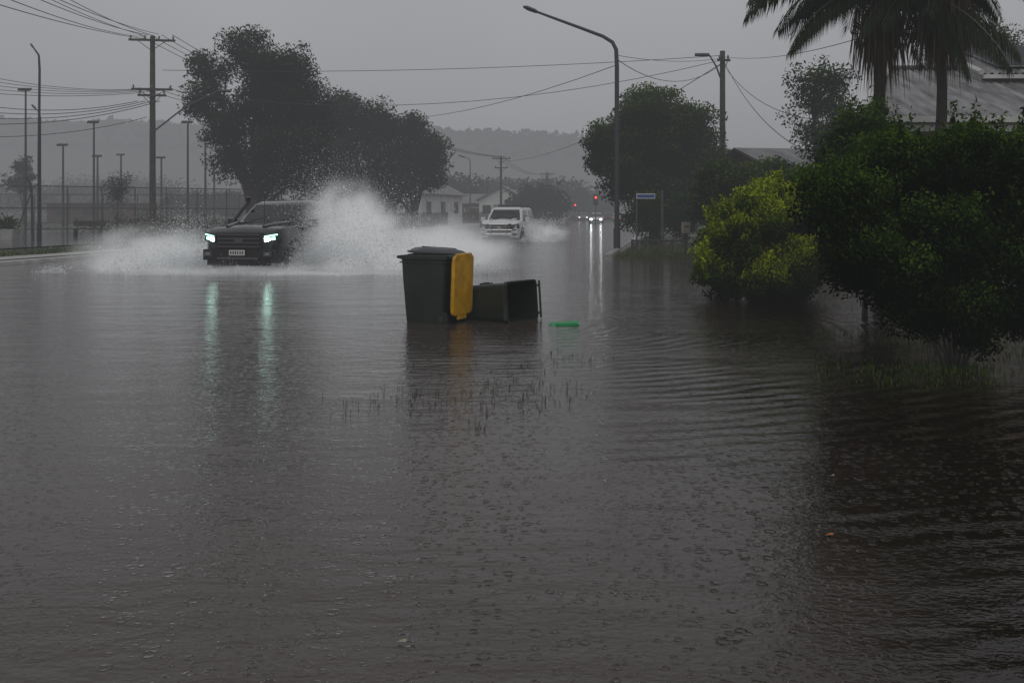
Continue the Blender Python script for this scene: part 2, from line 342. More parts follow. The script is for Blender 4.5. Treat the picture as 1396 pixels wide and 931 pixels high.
tree('hibiscus_shrub',(W(1302,508,10.1).x,10.1,-.03),[lobe(1100,1200,225,330,10.3,.6),lobe(1120,1230,290,400,10.2,.6),lobe(1165,1270,185,290,10.6,.7),lobe(1240,1340,175,280,10.5,.7),lobe(1310,1410,170,290,10.3,.7),lobe(1200,1330,250,400,10.3,.7),lobe(1340,1500,200,400,10.2,.8),lobe(1180,1290,330,440,10.1,.5),lobe(1290,1450,300,455,10.1,.6),lobe(1240,1370,380,478,10.1,.36)],640,220,.056,.024,'leaf_dark',8,.026,.145,stems=6,shell=.45,zmin=.14,hb=.8,dup=.5,flat=.85,shoots=1300)
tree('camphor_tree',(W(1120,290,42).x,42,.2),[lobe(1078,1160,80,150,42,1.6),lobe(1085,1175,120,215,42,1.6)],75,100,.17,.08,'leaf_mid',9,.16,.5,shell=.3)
tree('camphor_tree',(W(1345,290,48).x,48,.2),[lobe(1308,1385,40,85,48,1.6),lobe(1330,1420,60,120,48,1.6)],70,110,.17,.08,'leaf_mid',10,.2,.6,shell=.3)
tree('street_tree',(W(160,300,75).x,75,.1),[lobe(140,180,232,280,75,1)],40,35,.2,.07,'leaf_gum',11,.08,.5,shell=.2)
tree('pine_tree',(W(32,300,110).x,110,.1),[lobe(22,44,205,255,110,1),lobe(8,52,225,262,110,1.5)],50,40,.35,.14,'leaf_gum',12,.15,.5,shell=.2)
rng=np.random.default_rng(77)
def mass(name,specs,seed,lm='leaf_far',leaf=.8):
    rg=np.random.default_rng(seed); Cs=[];T=[]
    for (px0,px1,top,bot,D,nb) in specs:
        for i in range(nb):
            px=rg.uniform(px0,px1); t=W(px,top+abs(rg.normal())*(bot-top)*.25,D); d=D+rg.normal()*D*.03
            r=rg.uniform(.010,.02)*D; hz=max(1.0,t.z-.1)
            nl=130; c=np.array([t.x,d,.3+hz/2]); g=rg.normal(size=(nl,3)); g/=np.linalg.norm(g,axis=1,keepdims=True); g*=rg.random((nl,1))**.4
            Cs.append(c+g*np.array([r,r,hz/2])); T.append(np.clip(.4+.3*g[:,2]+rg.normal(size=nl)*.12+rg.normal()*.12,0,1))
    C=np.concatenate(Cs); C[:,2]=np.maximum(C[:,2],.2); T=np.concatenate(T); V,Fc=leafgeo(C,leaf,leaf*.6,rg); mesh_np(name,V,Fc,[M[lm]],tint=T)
mass('distant_trees',[(590,650,238,285,170,40),(640,800,240,285,200,100),(700,760,250,290,140,22),(755,830,258,288,220,50),(0,260,240,285,260,70),(60,240,235,280,300,60),(240,340,258,285,190,30),(930,1100,215,285,80,60),(1120,1400,215,285,90,50)],5)
V=[];Fc=[];nx=260;ny=8
rg=np.random.default_rng(9)
xs=np.linspace(-420,460,nx)
def ridge(px): return np.interp(px,[-200,0,120,250,400,580,700,800,900,1050,1400,1700],[165,168,170,178,165,178,188,196,212,228,235,240])
sm=np.convolve(rg.normal(size=nx),[.25,.5,.25],'same')
for j in range(ny):
    t=j/(ny-1); y=440+100*t
    for i,x in enumerate(xs):
        px=CX+F*x/540; h=CH+(HY-ridge(px))/F*540
        z=h*math.sin(t*math.pi/2)**.8+(sm[i]*1.0+rg.normal()*.5)*t+1.5*math.sin(i*.21)*t
        V.append((x,y,z if j else -1))
for j in range(ny-1):
    for i in range(nx-1): Fc.append((j*nx+i,j*nx+i+1,(j+1)*nx+i+1,(j+1)*nx+i))
mesh_np('hills',V,Fc,[M['hill']])
Cs=[]; V=np.array(V)
for k in range(9000):
    j=rg.integers(3,ny); i=rg.integers(0,nx); v=V[j*nx+i]; Cs.append(v+np.array([rg.normal()*2,rg.normal()*4-2,rg.random()*2.2]))
C=np.array(Cs); Vv,Ff=leafgeo(C,4.0,2.6,rg); mesh_np('hill_forest',Vv,Ff,[M['leaf_far']],tint=rg.random(len(C)))
# ---------------- palms
M['leafstem']=mat('frond_rib',(.05,.06,.03),.5)
def palm(name,base,h,tr,nf,fl,seed,dry=0):
    rg=np.random.default_rng(seed); base=Vector(base); root=empty(name,base); b=B()
    pts=[Vector((rg.normal()*.02+.05*math.sin(t*2),0,h*t)) for t in np.linspace(-.02,1,12)]
    b.tube(pts,[tr*1.3]+[tr*(1.05-.25*t)*(1+.06*(i%2)) for i,t in enumerate(np.linspace(0,1,11))],'bark',10); top=pts[-1]
    b.build('trunk',root,smooth=True)
    br=B(); Vs=[];T=[]
    def frond(az,el,Lf,tint,droop):
        p=top.copy(); d=Vector((math.cos(az)*math.cos(el),math.sin(az)*math.cos(el),math.sin(el))); pts=[p.copy()]; n=26
        for i in range(n):
            d=(d+Vector((0,0,-droop/n*(.5+1.3*i/n)))).normalized(); p=p+d*Lf/n; pts.append(p.copy())
            side=d.cross(Vector((0,0,1)))
            if side.length<.1: side=Vector((math.sin(az),-math.cos(az),0))
            side.normalize()
            if i>=3:
                u=i/n; ll=.62*Lf/2.4*math.sin(math.pi*min(1,.12+u*.88))**.6+.1
                for sg in(-1,1):
                    for q in range(3):
                        o=p-d*(Lf/n)*q/3; dd=(side*sg*.75+d*.55+Vector((0,0,-.55-.5*rg.random()+rg.normal()*.12))).normalized()
                        mdp=o+dd*ll*.5; e=o+(dd+Vector((0,0,-.35))).normalized()*ll*(.9+.2*rg.random()); w=d*.022
                        Vs.extend([o-w*.6,mdp-w,e,mdp+w]); T.append(np.clip(tint+rg.normal()*.12,0,1))
        br.tube(pts,[.03*(1-i/n)+.006 for i in range(n+1)],'leafstem',5)
    for k in range(nf): frond(k*2.4+rg.normal()*.2,rg.uniform(-.35,1.0),fl*rg.uniform(.85,1.1),rg.uniform(.25,.7),rg.uniform(1.0,1.8))
    br.build('frond_ribs',root); mesh_np('fronds',[tuple(v) for v in Vs],np.arange(len(Vs)).reshape(-1,4),[M['leaf_palm']],tint=T,parent=root)
    if dry:
        Vs=[];T=[]
        for k in range(dry):
            az=rg.uniform(0,6.28); r=tr*1.0+.36*rg.random()**2; o=top+Vector((math.cos(az)*r,math.sin(az)*r,-rg.uniform(.0,.8))); e=o+Vector((math.cos(az)*.2*rg.random(),math.sin(az)*.2*rg.random(),-rg.uniform(.5,1.6))); w=Vector((rg.normal(),rg.normal(),0)).normalized()*.014
            mm=o.lerp(e,.5); Vs+=[o-w,mm-w,e,mm+w]; T.append(rg.random())
        mesh_np('dead_fronds',[tuple(v) for v in Vs],np.arange(len(Vs)).reshape(-1,4),[M['leaf_dry']],tint=T,parent=root)
palm('palm_tree',(W(1197,0,19).x,19,.1),5.85,.12,20,2.75,21,dry=700)
palm('palm_tree',(W(1279,0,18.5).x,18.5,.1),6.0,.10,14,2.0,22,dry=800)
# ---------------- utility poles, lamps
def wood_pole(name,px,D,top,arms,lampspec=None,base_z=0,r=.16,yaw=.17):
    t=W(px,top,D); root=empty(name,(t.x,D,base_z)); b=B(); H=t.z-base_z
    b.tube([(0,0,-.3),(0,0,H*.5),(0,0,H)],[r,r*.9,r*.75],'timber',10); b.build('pole',root,smooth=True)
    for (dz,L_,nins) in arms:
        a=B(); z=H-dz; R=Matrix.Rotation(yaw,3,'Z')
        a.box(R@Vector((0,-.18,z)),(L_,.1,.12),'timber',R)
        for k in range(nins):
            x=-L_/2+.12+(L_-.24)*k/(nins-1); p=R@Vector((x,-.18,z+.06)); a.tube([p,p+Vector((0,0,.1)),p+Vector((0,0,.2))],[.03,.065,.035],'insul',8)
        for sx_ in(-1,1): a.tube([R@Vector((sx_*L_*.3,-.2,z-.05)),(0,-.16,z-.6)],.02,'darkpole',5)
        a.build('crossarm',root)
    if lampspec:
        z0,dx,dz_=lampspec; a=B(); a.tube([(0,-.1,z0),(dx*.5,-.2,z0+dz_*.62),(dx,-.3,z0+dz_)],[.05,.045,.04],'pole',8)
        e=Vector((dx,-.3,z0+dz_)); sg=1 if dx>0 else -1
        a.loft([[e+Vector((sg*u*.75,w*wy,w2*.09)) for wy,w2 in((-1,0),(-.5,1),(.5,1),(1,0),(.5,-.7),(-.5,-.7))] for u,w in((0,.05),(.2,.15),(.7,.17),(1,.07))],'pole'); a.build('lamp_arm',root,smooth=True)
    return root
wood_pole('utility_pole',208,58,50,[(.25,2.6,4),(3.1,2.3,3),(3.45,1.6,2)],(11.8-5.7,3.9,2.4),.05,.19)
wood_pole('utility_pole',985,52,70,[(.5,.7,2)],(8.2,-.75,1.5),0,.18)
wood_pole('utility_pole',463,88,138,[(.3,2.2,4),(1.6,1.6,3)],(6.2,5.2,2.2),.1,.16)
wood_pole('utility_pole',683,118,213,[(.3,2.2,4),(1.4,1.6,3)],(3.6,3.6,1.3),.1,.16)
wood_pole('utility_pole',746,150,235,[(.3,2.2,4)],None,.1,.16)
wood_pole('utility_pole',785,200,245,[(.3,2.2,4)],None,.1,.16)
def street_lamp(name,px,D,pts_px,zb=0,r=.085,head=(.8,.2)):
    b0=W(px,0,D); root=empty(name,(b0.x,D,zb)); b=B()
    P=[W(q[0],q[1],D)-Vector((b0.x,D,zb)) for q in pts_px]; pts=[Vector((0,0,-.2)),Vector((0,0,P[0].z*.5))]+P
    n=len(pts); b.tube(pts,[r*(1-.55*i/(n-1)) for i in range(n)],'darkpole',10); b.tube([(0,0,0),(0,0,.9)],r*1.35,'darkpole',10); b.build('pole',root,smooth=True)
    a=B(); e=P[-1]; d=(P[-1]-P[-2]).normalized(); hl,hw=head
    a.loft([[e+d*u*hl+Vector((0,w*wy*hw,w2*hw*.45*w)) for wy,w2 in((-1,0),(-.5,1),(.5,1),(1,0),(.5,-.8),(-.5,-.8))] for u,w in((-.1,.3),(.15,.9),(.7,1),(1,.45))],'pole'); a.build('lamp_head',root,smooth=True)
street_lamp('street_lamp',841,41.7,[(841,90),(840,68),(835,58),(822,50),(790,38),(760,27),(733,17)],0,.11,(.65,.2))
street_lamp('street_lamp',641,140,[(641,222),(640,217),(634,215)],.1,.1,(1,.3))
def flood_light(px,D,top,n=2):
    t=W(px,top,D); root=empty('floodlight_pole',(t.x,D,.1)); b=B(); H=t.z-.1; b.tube([(0,0,-.2),(0,0,H)],[.0014*D,.0009*D],'darkpole',8)
    b.box((0,0,H),(.55,.06,.06),'darkpole')
    for k in range(n):
        x=(k-(n-1)/2)*.5; b.box((x,-.15,H+.08),(.42,.3,.16),'darkpole',Matrix.Rotation(.35,3,'X'))
    b.build('pole_and_lamps',root)
for px,Dd,top in((35,75,124),(86,90,199),(128,82,168),(133,100,214),(165,120,212),(220,105,216),(256,86,168),(280,95,192),(292,120,226)): flood_light(px,Dd,top)
street_lamp('street_lamp',53,46,[(54,95),(53,76),(49,70),(46,66)],.1,.07,(.25,.13))
street_lamp('street_lamp',55,50,[(55,160),(53,153),(49,149)],.1,.05,(.3,.14))
b=B(); p=W(45,324,52); r0=empty('bent_post',(p.x,52,.1)); b.tube([(0,0,0),(-.05,0,2.2),(-.15,0,3.0),(-.35,0,3.3)],.06,'darkpole',8); b.tube([(-.9,0,.3),(-.05,0,2.6)],.03,'darkpole',6); b.build('post',r0)
wb=B()
def wire(a,c,sag,r=.014,n=14):
    a=Vector(a);c=Vector(c); wb.tube([a.lerp(c,i/n)-Vector((0,0,sag*4*(i/n)*(1-i/n))) for i in range(n+1)],r,'wire',4,False)
for k,(yl,yp) in enumerate(((12,50),(-8,48),(-22,47),(28,56))): wire(W(-30,yl-30,30),W(188+k*14,yp,58),.25,.017)
for k in range(5): wire(W(-60,95+k*7,50),W(185+k*12,122,58),.35,.018)
for k in range(4): wire(W(-60,138+k*10,50),W(188+k*10,138,58),.5,.024)
wire(W(-60,186,50),W(200,160,58),.4,.02)
wire(W(60,-20,40),W(212,50,58),.2,.017); wire(W(20,-25,40),W(200,50,58),.2,.017)
for k in range(4): wire(W(190+k*15,48,58),W(452+k*7,140,88),.9,.018)
for k in range(3): wire(W(190+k*20,120,58),W(455+k*6,152,88),.9,.018)
for k in range(4): wire(W(455+k*6,140,88),W(676+k*5,214,118),1.0,.02)
for k in range(3): wire(W(676+k*5,214,118),W(740+k*4,237,150),.8,.02)
wire(W(222,96,58),W(985,76,52),.35,.018); wire(W(240,125,58),W(985,82,52),1.5,.018)
wire(W(842,82,41.7),W(983,88,52),.9,.016); wire(W(842,76,41.7),W(983,80,52),.2,.014)
wire(W(987,78,52),W(1180,50,30),.3,.014); wire(W(987,84,52),W(1086,200,34),.55,.014); wire(W(987,90,52),W(1165,165,24),.8,.012)
wire(W(463,155,88),W(838,90,42),1.2,.016); wire(W(683,220,118),W(985,86,52),1.3,.02)
wb.build('power_lines')
def court_fence(pa,pb,n,r):
    fe=empty('court_fence',(0,0,0)); b=B(); c=B(); pa=Vector(pa); pb=Vector(pb)
    for i in range(n+1):
        p=pa.lerp(pb,i/n); b.tube([p,p+Vector((0,0,3.2))],r,'darkpole',6)
    for z in(.25,1.7,3.2): b.tube([pa+Vector((0,0,z)),pb+Vector((0,0,z))],r*.7,'darkpole',6)
    c.add([pa+Vector((0,.06,.1)),pb+Vector((0,.06,.1)),pb+Vector((0,.06,3.2)),pa+Vector((0,.06,3.2))],[(0,1,2,3)],'chain')
    b.build('posts',fe); c.build('mesh_panel',fe)
court_fence((-40,62,.15),(-18.5,80,.1),12,.045)
court_fence((-80,100,.15),(-25,104,.1),16,.05)
b=B()
for i in range(90):
    y=78+i*.75; x=s_road(y)-22.6; b.box((x,y,.75),(.05,.7,1.35+.04*(i%3)),'fence')
b.build('paling_fence')
b=B(); p=W(8,312,50); r0=empty('planter_box',(p.x,50,.1)); b.box((0,0,.3),(1,.8,.6),'conc',taper=1.15); b.box((0,0,.62),(1.0,.8,.04),'ground'); b.build('planter',r0,bevel=.02)
V,Fc=leafgeo(np.random.default_rng(4).normal(size=(500,3))*np.array([.3,.25,.18])+np.array([0,0,.85]),.2,.07,np.random.default_rng(4)); mesh_np('plant',V,Fc,[M['leaf_mid']],tint=np.random.default_rng(4).random(500),parent=r0)
rr2=np.random.default_rng(14); C=rr2.normal(size=(1600,3))*np.array([2.2,.35,.28])+np.array([0,0,.6]); C[:,2]=np.maximum(C[:,2],.1); V,Fc=leafgeo(C,.2,.08,rr2); mesh_np('hedge',V,Fc,[M['leaf_mid']],tint=rr2.random(1600),loc=(W(215,0,62).x,62,.1))
b=B(); p=W(120,0,56); r0=empty('park_bench',(p.x,56,.15)); b.box((0,0,.45),(1.8,.4,.05),'timber'); b.box((0,.22,.75),(1.8,.05,.3),'timber')
for x in(-.7,.7): b.box((x,0,.22),(.08,.4,.42),'darkpole'); b.box((x,.255,.6),(.06,.02,.5),'darkpole')
b.build('bench',r0)
# ---------------- buildings
def house(name,cx,cy,w,d,hw,hr,yaw,wallk='wall',roofk='roof',nwin=3):
    root=empty(name,(cx,cy,.1),yaw); b=B(); b.box((0,0,hw/2),(w,d,hw),wallk)
    b.add([(-w/2,-d/2,hw),(-w/2,d/2,hw),(-w/2,0,hr-.05),(w/2,-d/2,hw),(w/2,d/2,hw),(w/2,0,hr-.05)],[(0,2,1),(3,4,5),(0,3,5,2),(1,2,5,4)],wallk); b.build('walls',root)
    r=B(); ov=.45; sl=(hr-hw)/(d/2)
    for sg in(-1,1):
        r.add([(-w/2-ov,sg*(d/2+ov),hw-ov*sl),(w/2+ov,sg*(d/2+ov),hw-ov*sl),(w/2+ov,0,hr),(-w/2-ov,0,hr),(-w/2-ov,sg*(d/2+ov),hw-ov*sl+.12),(w/2+ov,sg*(d/2+ov),hw-ov*sl+.12),(w/2+ov,0,hr+.12),(-w/2-ov,0,hr+.12)],[(0,1,2,3),(4,5,6,7),(0,1,5,4),(1,2,6,5),(0,3,7,4)],roofk)
    r.build('roof',root)
    q=B()
    for i in range(nwin):
        x=-w/2+w*(i+.5)/nwin
        q.box((x,-d/2-.02,hw*.55),(min(1.4,w/nwin*.55),.06,hw*.36),'win'); q.box((x,-d/2-.03,hw*.75),(min(1.6,w/nwin*.62),.1,.08),'trim')
    for i in range(3):
        q.box((w/2+.02,-d/2+d*(i+.5)/3,hw*.55),(.06,1.2,hw*.36),'win'); q.box((-w/2-.02,-d/2+d*(i+.5)/3,hw*.55),(.06,1.2,hw*.36),'win')
    q.build('windows',root)
house('clubhouse',W(560,0,104).x,108,14,6.5,3.4,5.0,math.pi/2-.25,'wall','roof',3)
house('weatherboard_house',W(688,0,140).x,145,8,6.5,3.2,5.0,math.pi/2-.1,'wall','roof',2)
house('brick_house',W(625,0,150).x,152,9,8,2.7,4,-.1,'brown','roof',3)
house('weatherboard_house',W(735,0,190).x,192,9,9,3.3,5.6,.1,'wall','roof',3)
house('weatherboard_house',W(1095,0,46).x,48,5,8,3.3,4.4,.2,'brown','roof',2)
house('shed',W(770,0,230).x,230,12,9,3.2,5.2,.1,'wall','roof',3)
house('tennis_clubhouse',W(150,0,135).x,135,14,7,2.6,3.5,.1,'brown','roof',4)
# iron-roofed house at right
root=empty('iron_roof_house',(0,0,0)); b=B()
fp=[(8.9,23.2),(22,23.2),(22,32.8),(11.9,32.8)]
b.add([(x,y,z) for z in(.1,3.42) for x,y in fp],[(0,1,5,4),(1,2,6,5),(2,3,7,6),(3,0,4,7),(4,5,6,7)],'beige'); b.build('walls',root)
def corr(b,x0,x1,y0,z0,y1,z1,x0t=None,amp=.04,pitch=.2,k='roofhouse'):
    x0t=x0 if x0t is None else x0t
    n=int((x1-x0)/(pitch/4)); vs=[];fs=[]
    for i in range(n+1):
        x=x0+(x1-x0)*i/n; dz=amp*math.sin(i*math.pi/2)
        t1=1.0
        if x<x0t: t1=(x-x0)/(x0t-x0)
        vs+= [(x,y0,z0+dz),(x,y0+(y1-y0)*t1,z0+(z1-z0)*t1+dz)]
    for i in range(n): fs.append((2*i,2*i+2,2*i+3,2*i+1))
    b.add(vs,fs,k)
r=B(); corr(r,7.75,22.5,22.2,3.70,27.2,5.45,10.3); r.build('roof_front',root)
r=B(); r.add([(10.3,27.2,5.40),(22.5,27.2,5.40),(22.5,33.3,3.6),(11.6,33.3,3.6)],[(0,1,2,3)],'roofhouse'); r.add([(7.75,22.2,3.65),(10.3,27.2,5.39),(11.6,33.3,3.58)],[(0,1,2)],'roofhouse')
r.tube([(7.75,22.2,3.74),(10.3,27.2,5.5)],.07,'trim',6); r.tube([(10.3,27.2,5.5),(22.5,27.2,5.5)],.08,'pole',6); r.build('roof_back',root)
g=B(); g.box((15.1,22.12,3.64),(14.9,.14,.14),'trim'); g.box((15.1,22.25,3.48),(14.7,.06,.2),'trim'); g.box((15.3,22.7,3.54),(14.2,1.0,.04),'beige'); g.build('gutter',root)
r=B(); corr(r,12.1,22.5,25.6,5.13,29.2,6.38); r.build('upper_roof',root)
g=B(); g.add([(12.15,25.75,4.5),(12.15,29.2,4.5),(12.15,29.2,6.30),(12.15,25.75,5.10)],[(0,1,2,3)],'trim'); g.box((17.3,25.85,4.82),(10.2,.1,.5),'brown'); g.box((17.3,25.55,5.05),(10.4,.1,.1),'trim')
g.tube([(12.08,25.6,5.17),(12.08,29.2,6.43)],.08,'trim',6); g.build('upper_wall',root)
g=B(); sl=math.atan2(1.25,3.6); R=Matrix.Rotation(sl,3,'X')
for i in range(6):
    for j in range(2):
        c_=Vector((13.2+i*1.06,26.7+j*1.5,5.13+.347*(1.1+j*1.5)+.12)); g.box(c_,(1.02,1.47,.04),'lens',R); g.box(c_+R@Vector((0,0,.024)),(.96,1.41,.008),'solar',R)
        for q in range(1,4): g.box(c_+R@Vector((-.48+q*.24,0,.030)),(.008,1.38,.004),'pole',R)
g.build('solar_panels',root)
g=B()
for x in(10.2,12.5,15): g.box((x,23.18,1.9),(1.3,.06,1.3),'win'); g.box((x,23.15,2.6),(1.5,.1,.08),'trim')
g.build('windows',root)
# ---------------- vehicles
def pickup(loc,yaw,paint,lit='lamp',dark=True,sink=.22,extras='',scale=1):
    root=empty('pickup_truck',(loc[0],loc[1],-sink),yaw); root.scale=(scale,)*3
    st=[(-2.62,.72,.42,.62,.80,.86,.0),(-2.58,.80,.36,.66,.95,1.02,.02),(-2.45,.89,.33,.70,1.03,1.11,.035),(-2.1,.93,.33,.72,1.06,1.16,.05),(-1.5,.94,.33,.72,1.08,1.20,.06),(-1.1,.94,.33,.72,1.08,1.20,.05),(0,.94,.33,.72,1.07,1.16,.0),(1.05,.94,.33,.72,1.07,1.14,0),(2.4,.94,.36,.72,1.07,1.14,0),(2.62,.91,.42,.72,1.05,1.12,0)]
    rings=[]
    for y,hw,zb,zm,zs,zt,cr in st:
        half=[(0,zb),(hw*.86,zb),(hw*.97,zb+.1),(hw,zm),(hw*.985,zs),(hw*.93,zt-.015),(hw*.72,zt),(0,zt+cr)]
        rings.append([Vector((x,y,z)) for x,z in half]+[Vector((-x,y,z)) for x,z in half[-2:0:-1]])
    b=B(); b.loft(rings,paint); b.build('body',root,bevel=.012,smooth=True)
    b=B()
    for sg in(-1,1): b.tube([(sg*.45,-2.35,1.165),(sg*.5,-1.8,1.215),(sg*.58,-1.2,1.235)],[.03,.05,.04],paint,8)
    b.build('bonnet_ridges',root,smooth=True)
    def ring(z,yf,yb,hw,ch=.09): return [Vector(p) for p in((-hw+ch,yf,z),(hw-ch,yf,z),(hw,yf+ch*1.3,z),(hw,yb-ch,z),(hw-ch,yb,z),(-hw+ch,yb,z),(-hw,yb-ch,z),(-hw,yf+ch*1.3,z))]
    R=[ring(1.10,-1.22,1.02,.86),ring(1.40,-.84,.97,.80),ring(1.68,-.46,.88,.72),ring(1.755,-.25,.78,.66),ring(1.79,.0,.6,.52)]
    b=B(); b.loft(R,paint); b.build('cab',root,bevel=.01,smooth=True)
    g=B()
    def lerpR(i0,i1,t,j): return R[i0][j].lerp(R[i1][j],t)
    a0=lerpR(0,1,.06,0);a1=lerpR(0,1,.06,1);m0=R[1][0];m1=R[1][1];t0=lerpR(1,2,.93,0);t1=lerpR(1,2,.93,1)
    nrm=Vector((0,-.6,.8)); ins=.03
    f=lambda p:Vector((p.x*(1-ins),p.y,p.z))+nrm*.012
    g.add([f(a0),f(a1),f(m1),f(m0),f(t1),f(t0)],[(0,1,2,3),(3,2,4,5)],'glass')
    for sg in(-1,1):
        jf,jb=(2,3) if sg>0 else (7,6)
        for (u0,u1) in((.05,.50),(.54,.93)):
            P=[]
            for (i0,i1,t) in((0,1,.15),(1,2,0),(1,2,.88)):
                pf=lerpR(i0,i1,t,jf); pb=lerpR(i0,i1,t,jb); P+=[pf.lerp(pb,u0)+Vector((sg*.012,0,0)),pf.lerp(pb,u1)+Vector((sg*.012,0,0))]
            g.add(P,[(0,1,3,2),(2,3,5,4)],'glass')
    g.add([lerpR(0,1,.3,5)+Vector((.1,.015,0)),lerpR(0,1,.3,4)+Vector((-.1,.015,0)),lerpR(1,2,.8,4)+Vector((-.08,.015,0)),lerpR(1,2,.8,5)+Vector((.08,.015,0))],[(0,1,2,3)],'glass')
    g.build('windows',root)
    q=B()
    q.box((0,-2.615,.84),(1.10,.07,.36),'black',taper=1.0)
    bar='chrome' if not dark else 'paintgrey'
    for z in(.71,.80,.89,.98): q.box((0,-2.66,z),(1.02,.04,.028),bar)
    q.box((0,-2.67,.86),(.2,.03,.1),bar)
    q.box((0,-2.63,.53),(1.70,.16,.24),'black' if dark else paint); q.box((0,-2.65,.36),(1.5,.12,.14),'black')
    q.box((0,-2.72,.45),(1.0,.04,.05),'paintgrey' if dark else 'black')
    for sg in(-1,1):
        Rz=Matrix.Rotation(sg*.42,3,'Z')@Matrix.Rotation(-sg*.16,3,'Y'); q.box((sg*.71,-2.54,.91),(.38,.12,.19),'black',Rz)
        q.box((sg*.66,-2.605,.875),(.12,.06,.075),lit,Rz); q.box((sg*.79,-2.565,.90),(.09,.06,.07),lit if not dark else 'drl',Rz); q.box((sg*.74,-2.585,.965),(.30,.05,.03),'drl' if dark else lit,Rz); q.box((sg*.72,-2.68,.55),(.2,.10,.11),'paintgrey'); q.box((sg*.72,-2.735,.55),(.1,.03,.05),'lens')
        q.box((sg*1.06,-.88,1.22),(.2,.13,.2),'black' if dark else paint); q.box((sg*.93,-.86,1.16),(.14,.06,.06),'black')
        q.box((sg*.935,-.1,.4),(.1,1.9,.05),'black')
        q.box((sg*.955,-.25,1.0),(.03,.18,.03),'black'); q.box((sg*.955,.75,1.0),(.03,.18,.03),'black')
    q.box((0,-2.755,.58),(.38,.02,.12),'plate')
    for i in range(6): q.box((-.14+i*.056,-2.767,.58),(.03,.004,.07),'platetext')
    q.box((0,-1.22,1.235),(1.4,.16,.03),'black')
    for sg in(-.45,.25): q.tube([(sg,-1.22,1.27),(sg+.35,-1.0,1.38)],.012,'black',5)
    q.build('front_trim',root,bevel=.012)
    w=B()
    for sg in(-1,1):
        for y in(-1.68,1.5):
            w.tube([(sg*.70,y,.38),(sg*.74,y,.38),(sg*.90,y,.38),(sg*.93,y,.38)],[.33,.39,.39,.34],'rubber',24)
            w.tube([(sg*.92,y,.38),(sg*.94,y,.38)],[.24,.22],'paintgrey',16)
            for a in range(6):
                t=a*math.pi/3; w.box((sg*.945,y+.12*math.cos(t),.38+.12*math.sin(t)),(.02,.05,.2),'lens' if not dark else 'black',Matrix.Rotation(t-math.pi/2,3,'X'))
            pts=[(sg*.91,y+.46*math.cos(t),.38+.46*math.sin(t)) for t in np.linspace(-.25,math.pi+.25,14)]; w.tube(pts,.05,'black',6)
            w.box((sg*.86,y,.42),(.165,.86,.5),'black')
    w.build('wheels',root,smooth=True)
    e=B()
    e.box((0,1.85,1.15),(1.7,1.45,.05),'black')
    if 'canopy' in extras:
        e.loft([[Vector((sx_*hw,y,z)) for sx_,y in((-1,y0),(1,y0),(1,y1),(-1,y1))] for z,hw,y0,y1 in((1.14,.9,1.1,2.6),(1.7,.78,1.12,2.5),(1.78,.68,1.2,2.4))],paint)
        for sg in(-1,1): e.add([(sg*.895,1.25,1.25),(sg*.895,2.45,1.25),(sg*.80,2.35,1.62),(sg*.80,1.25,1.62)],[(0,1,2,3)],'glass')
    if 'rack' in extras:
        for y in(-.1,.5,1.3,2.2): e.tube([(-.7,y,1.78),(-.68,y,1.88),(.68,y,1.88),(.7,y,1.78)],.02,'black',6)
        for sg in(-1,1): e.tube([(sg*.66,-.2,1.88),(sg*.66,2.3,1.88)],.02,'black',6)
    if 'bullbar' in extras:
        for z,wd in((.55,.75),(.75,.78),(1.0,.55)): e.tube([(-wd,-2.72,z),(-wd*.8,-2.85,z),(wd*.8,-2.85,z),(wd,-2.72,z)],.035,'chrome',8)
        for sg in(-.35,.35): e.tube([(sg,-2.85,.45),(sg,-2.85,1.02)],.035,'chrome',8)
    if 'snorkel' in extras:
        e.tube([(-.97,-1.5,1.05),(-.98,-1.25,1.12),(-.86,-.85,1.5),(-.80,-.55,1.74),(-.80,-.58,1.86)],[.05,.045,.04,.045,.07],'black',8)
        e.tube([(.4,-2.2,1.1),(.42,-2.22,1.9)],.008,'black',5)
    e.box((0,2.68,.55),(1.6,.12,.16),'black')
    for sg in(-1,1): e.box((sg*.86,2.63,.9),(.14,.05,.35),'amber')
    e.build('fittings',root,bevel=.006)
    return root
dk=W(331,0,25.2); yaw=-math.atan(.20)
pickup((dk.x+.56,27.8),yaw,'paintdark','lamp',True,.08,'snorkel',1.11)
wk=W(683,0,50); pickup((wk.x+.35,52.5),-.15,'paintwhite','lens',False,.16,'canopy rack bullbar',1.10)
